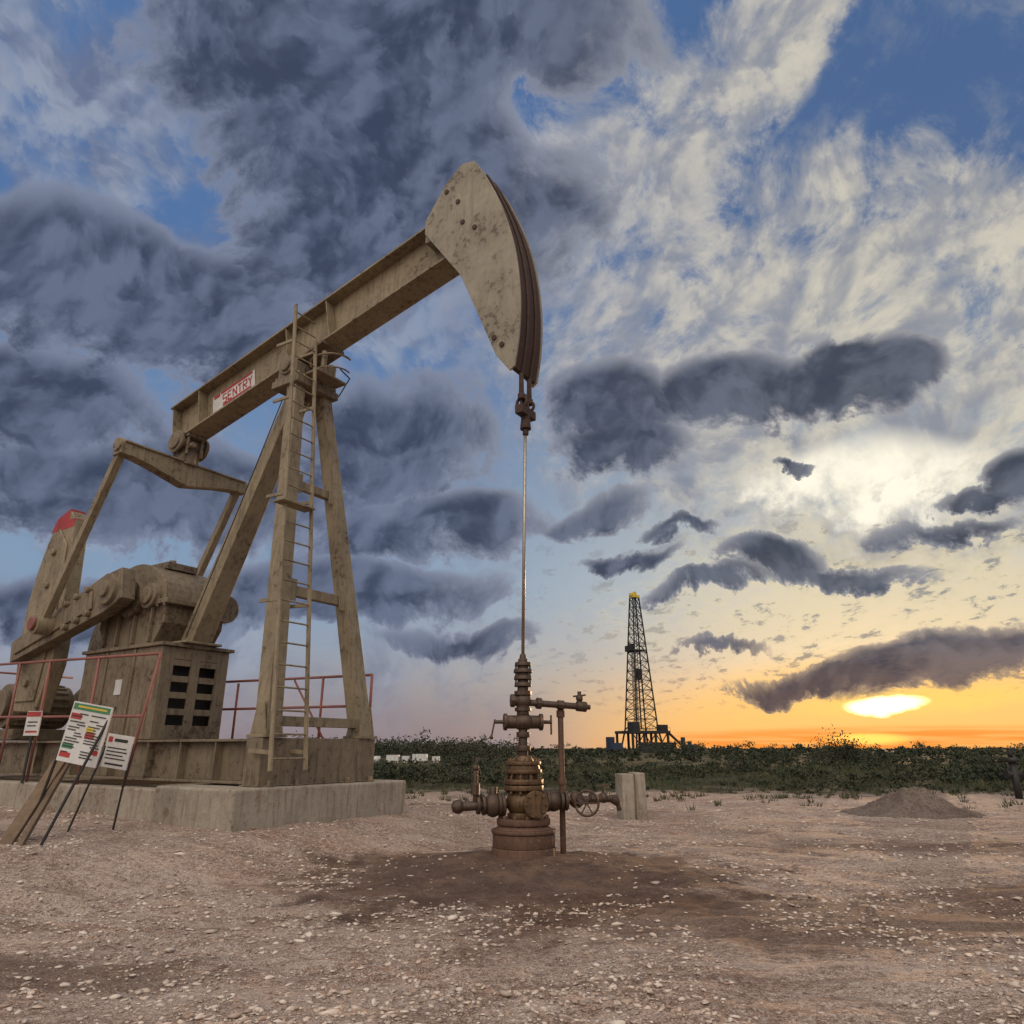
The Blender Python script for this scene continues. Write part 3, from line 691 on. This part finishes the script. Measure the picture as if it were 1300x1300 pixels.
for z,r in((1.79,.07),(1.84,.105),(1.87,.07),(1.92,.11),(1.96,.075),(2.0,.115),(2.04,.07),(2.08,.10),(2.12,.06)): m.cyl((0,0,z),(0,0,z+.045),r,r*.93,n=20)
m.cyl((0,0,2.12),(0,0,2.22),.05,.035,n=16)
for a in(0,math.pi): m.cyl((math.cos(a)*.085,math.sin(a)*.085,1.86),(math.cos(a)*.085,math.sin(a)*.085,2.1),.012,n=6)
m.obj('stuffing_box_and_preventer',GRY,wh,.005)
m=Mesh()
m.cyl((.05,0,1.66),(.78,.10,1.62),.038,n=16); m.cyl((.16,.015,1.655),(.22,.023,1.65),.065,n=8); m.cyl((.42,.05,1.64),(.50,.06,1.636),.055,n=8)
m.cyl((.66,.085,1.63),(.78,.1,1.62),.06,n=12); m.cyl((.70,.09,1.62),(.70,.09,1.80),.025,n=10); m.sphere((.70,.09,1.72),.045,10,8); m.beam((.62,.08,1.74),(.78,.1,1.76),.02,.02)
m.cyl((.78,.1,1.62),(.83,.105,1.617),.03,n=10)
m.obj('flow_line',GRY,wh,.004)
m=Mesh()
m.cyl((.47,.12,-.1),(.47,.12,1.62),.034,n=14); m.cyl((.47,.12,1.5),(.47,.12,1.58),.05,n=10); m.cyl((.47,.12,.75),(.47,.12,.82),.048,n=10)
m.obj('riser_pipe',RSTY,wh,.003)
m=Mesh()
m.cyl((-.15,0,.56),(-.72,-.06,.54),.05,n=16)
for x_,r in((-.22,.12),(-.26,.12),(-.44,.11),(-.50,.10),(-.62,.065)): m.cyl((x_,-.02,.555),(x_-.035,-.023,.553),r,n=20)
m.sphere((-.35,-.03,.55),.12,16,12,(.9,.9,1.05)); m.cyl((-.35,-.03,.6),(-.35,-.03,.74),.045,n=12)
m.sphere((-.74,-.06,.54),.075,12,8); m.cyl((-.80,-.065,.54),(-.70,-.06,.54),.06,n=8)
m.cyl((-.55,-.05,.55),(-.55,-.05,.92),.028,n=10); m.cyl((-.55,-.05,.66),(-.55,-.05,.78),.05,n=8); m.sphere((-.55,-.05,.94),.04,10,8); m.beam((-.55,-.05,.98),(-.53,-.05,1.06),.03,.02)
m.cyl((.15,0,.58),(1.12,.1,.60),.04,n=16)
for x_,r in((.22,.11),(.26,.11),(.42,.10),(.47,.10)): m.cyl((x_,.02,.58),(x_+.035,.023,.58),r,n=20)
m.sphere((.345,.03,.58),.11,16,12); m.sphere((.62,.05,.59),.09,14,10); m.cyl((.62,.05,.59),(.62,-.18,.57),.03,n=10)
m.torus((.68,-.2,.57),(.35,1,0),.13,.014); 
for a in range(0,360,60):
    dv=Vector((math.cos(R(a))*.94,-math.cos(R(a))*.33,math.sin(R(a))))*.13; m.cyl((.68,-.2,.57),Vector((.68,-.2,.57))+dv,.009,n=6)
m.cyl((.68,-.2,.57),(.62,.05,.59),.02,n=8)
m.cyl((.78,.06,.60),(.84,.07,.60),.06,n=8); m.sphere((.95,.085,.61),.06,10,8); m.cyl((.95,.085,.6),(.95,.085,.74),.018,n=8); m.beam((.86,.08,.73),(1.04,.09,.75),.02,.018)
m.cyl((1.05,.09,.6),(1.12,.1,.56),.05,n=10); m.cyl((1.12,.1,.56),(1.14,.1,.47),.03,n=10)
m.obj('casing_valves',GRY,wh,.004)
m=Mesh(); m.cyl((.06,-.12,.57),(.09,-.30,.57),.09,n=20); m.cyl((.09,-.26,.57),(.095,-.31,.57),.14,n=24)
for i in range(8):
    a=2*math.pi*i/8; m.cyl((.09+math.cos(a)*.11,-.25,.57+math.sin(a)*.11),(.095+math.cos(a)*.11,-.335,.57+math.sin(a)*.11),.015,n=6)
m.obj('blind_flange',BRS,wh,.004)

# ------------------------------------------------------------------ concrete bollard
cb=empty('concrete_bollard',(2.3,14.75,-.1),(0,0,R(12)))
m=Mesh(); m.box((-.24,-.2,-.1),(.0,.2,.78)); m.box((.03,-.2,-.1),(.24,.2,.80)); m.box((-.02,-.15,-.1),(.05,.15,.72)); m.obj('block',CON,cb,.02)

# ------------------------------------------------------------------ signs, timber props
sg=empty('warning_sign',(-4.86,8.15,0),(0,R(9),R(-12)))
m=Mesh(); m.box((-.26,-.01,1.0),(.26,.01,1.63)); m.obj('panel',WHT,sg,.003)
def stripe(par,nm,mat,rects,yy=-.0115,th=.002):
    m=Mesh()
    for (x0,z0,x1,z1) in rects: m.box((x0,yy-th,z0),(x1,yy,z1))
    m.obj(nm,mat,par,0)
stripe(sg,'green_band',GRNs,[(-.24,1.55,.24,1.615),(-.24,1.14,-.10,1.19)])
stripe(sg,'red_band',REDB,[(-.24,1.45,-.10,1.51),(.01,1.27,.13,1.33),(-.24,1.05,-.1,1.10),(.14,1.12,.24,1.17)])
tx=[]
for i in range(16):
    z=1.505-i*.029
    for x0,x1 in((-.23,-.02),(.02,.24)):
        if random.random()<.8:
            a=x0 if random.random()<.7 else x0+.1; tx.append((a,z,min(x1,a+random.uniform(.08,.2)),z+.011))
stripe(sg,'black_text',BLK,tx,yy=-.0138)
stripe(sg,'yellow_band',YEL,[(-.18,1.575,.2,1.595),(.01,1.345,.10,1.39)],yy=-.0138)
m=Mesh(); m.cyl((-.25,.03,1.6),(-.42,.1,.12),.015,n=8); m.cyl((.25,.03,1.64),(.08,-.25,.12),.015,n=8); m.obj('stand_legs',BLK,sg,0)
s2=empty('notice_sign',(-4.86,9.0,0),(0,R(7),R(-14)))
m=Mesh(); m.box((-.19,-.01,.93),(.19,.01,1.31)); m.obj('panel',WHT,s2,.003)
stripe(s2,'black_text',BLK,[(-.07,1.23,.12,1.265),(-.15,1.15,.13,1.163),(-.15,1.11,.15,1.123),(-.15,1.07,.1,1.083),(-.15,1.03,.14,1.043),(-.13,.965,.13,.985)])
stripe(s2,'red_mark',REDB,[(-.16,1.22,-.1,1.28)])
m=Mesh(); m.cyl((-.17,.02,1.3),(-.27,-.15,.14),.012,n=8); m.cyl((.17,.02,1.3),(.12,.12,.14),.012,n=8); m.obj('stand_legs',BLK,s2,0)
s3=empty('small_caution_sign',(0,0,0)); s3.location=WELL+AX*9.0-LX*1.22; s3.rotation_euler=(0,0,R(-14))
m=Mesh(); m.box((-.15,-.01,1.35),(.15,.01,1.75)); m.obj('panel',WHT,s3,.003); stripe(s3,'red_band',REDB,[(-.14,1.66,.14,1.74),(-.12,1.4,.12,1.43)]); stripe(s3,'black_text',BLK,[(-.1,1.56,.1,1.58),(-.1,1.5,.08,1.52)])
m=Mesh(); m.box((-.02,.011,.6),(.02,.03,1.76)); m.obj('bracket',BLK,s3,0)
tp=empty('timber_props')
m=Mesh(); m.beam((-5.30,8.05,.08),(-5.02,8.75,1.5),.14,.05,side=(1,0,0)); m.beam((-5.1,8.0,.1),(-5.02,8.8,1.42),.06,.05,side=(1,0,0)); m.beam((-5.6,8.3,.15),(-6.3,9.0,.62),.2,.12,side=(0,0,1)); m.obj('planks',WOOD,tp,.004)

# ------------------------------------------------------------------ drilling rig
dr=empty('drilling_rig',(40.5,232,-.1),(0,0,R(20)))
m=Mesh(); H=48.5; zb=7
def mc(z,i):
    w=(3.7*(1-(z-zb)/(H-zb))+1.1*((z-zb)/(H-zb))) ; return Vector(((-w,w,w,-w)[i],(-w,-w,w,w)[i],z))
levels=list(np.linspace(zb,H,15))
for i in range(4): m.beam(mc(zb,i),mc(H,i),.34,.34)
for a,b_ in zip(levels[:-1],levels[1:]):
    for i in range(4):
        j=(i+1)%4; m.beam(mc(a,i),mc(a,j),.16,.16,side=(0,0,1)); m.beam(mc(a,i),mc(b_,j),.13,.13); m.beam(mc(a,j),mc(b_,i),.13,.13)
for i in range(4): m.beam(mc(zb,i)*1.0,Vector(((-5,5,5,-5)[i],(-5,-5,5,5)[i],0)),.4,.4)
m.obj('mast',RIG,dr,0)
m=Mesh(); m.box((-1.3,-1.3,H),(1.3,1.3,H+.8)); m.box((-1.7,-.3,H+.8),(.8,.3,H+1.5)); m.cyl((0,-.6,H+1.4),(0,.6,H+1.4),.7,n=14); m.obj('crown_block',YEL,dr,0)  # yellow crown; its colour also stands in for small lit lamps there
m=Mesh(); m.box((-3.2,-2.3,31),(2.0,2.3,31.4)); m.box((-3.2,-2.3,31.4),(-3.0,2.3,32.8)); m.box((-3.2,-2.3,32.3),(2.0,-2.2,32.5)); m.box((-2.7,-1.1,31.4),(-1.6,1.1,33.2)); m.obj('racking_board',RIG,dr,0)
m=Mesh(); m.box((-.7,-.7,22),(.7,.7,25.5)); m.cyl((0,0,25),(0,0,H),.12,n=6); m.cyl((0,0,7),(0,0,22),.25,n=8)
for k in range(7): m.cyl((-1.7+.28*k,1.2,7),(-1.7+.28*k,1.0,31),.08,n=5)
m.obj('travelling_block',RIG,dr,0)
m=Mesh(); m.box((-6.5,-5.5,5.6),(7,5.5,6.4))
for x_ in(-6,-2,2,6.3):
    for y_ in(-5,5): m.box((x_-.3,y_-.3,0),(x_+.3,y_+.3,5.6))
for x_ in(-6,-2,2): m.beam((x_,-5,0),(x_+4,-5,5.6),.25,.25); m.beam((x_,-5,5.6),(x_+4,-5,0),.25,.25)
m.box((-6,-5.5,6.4),(-3.6,-2,8.9)); m.box((3.6,-5,6.4),(6.5,-3,8.2)); m.beam((7,-4,6),(13,-6,0),1.0,.4); m.box((8,-2,0),(11,3,3)); m.box((-5,-8,0),(5,-6.5,3))
for k in range(14): m.box((-6.5+1.03*k,-5.55,6.4),(-6.44+1.03*k,-5.49,7.5))
m.box((-6.5,-5.55,7.42),(7,-5.49,7.5))
m.obj('substructure',RIG,dr,0)
m=Mesh(); m.box((-14,-6,0),(-10,-3,2.8)); m.box((-10.5,2,0),(-8.5,4,4.6)); m.box((12,-5,0),(16,-3,2.4)); m.box((14,-1,0),(15,0,4.6)); m.box((17,0,0),(18,1,3.4)); m.obj('equipment_skids',BLU,dr,0)
tk=empty('storage_trailers',(-9.2,68,-.1)); tk.scale=(.22,.3,.24)
m=Mesh()
for k,(x_,w_,h_) in enumerate([(-10,5,2.2),(-4,3,1.8),(0,6,2.5),(8,3,1.6)]): m.box((x_,k*2,.7),(x_+w_,k*2+3,h_+.6)); m.box((x_+.6,k*2+.2,0),(x_+1.4,k*2+2.8,.7)); m.box((x_+w_-1.4,k*2+.2,0),(x_+w_-.6,k*2+2.8,.7))
m.cyl((-14,0,0),(-14,0,2.4),1.5,n=20)
m.obj('bodies',WHT,tk,0)
pr=empty('valve_post',(13.3,20.0,-.1))
m=Mesh(); m.cyl((0,0,-.1),(0,0,.95),.09,n=12); m.cyl((0,0,.9),(0,0,1.02),.16,n=12); m.cyl((0,0,1.02),(0,0,1.22),.06,n=10); m.torus((0,0,1.24),(0,0,1),.13,.02); m.cyl((-.2,0,.6),(.2,0,.6),.07,n=10); m.cyl((-.22,0,.6),(-.17,0,.6),.12,n=10)
m.obj('riser',BLK,pr,0)
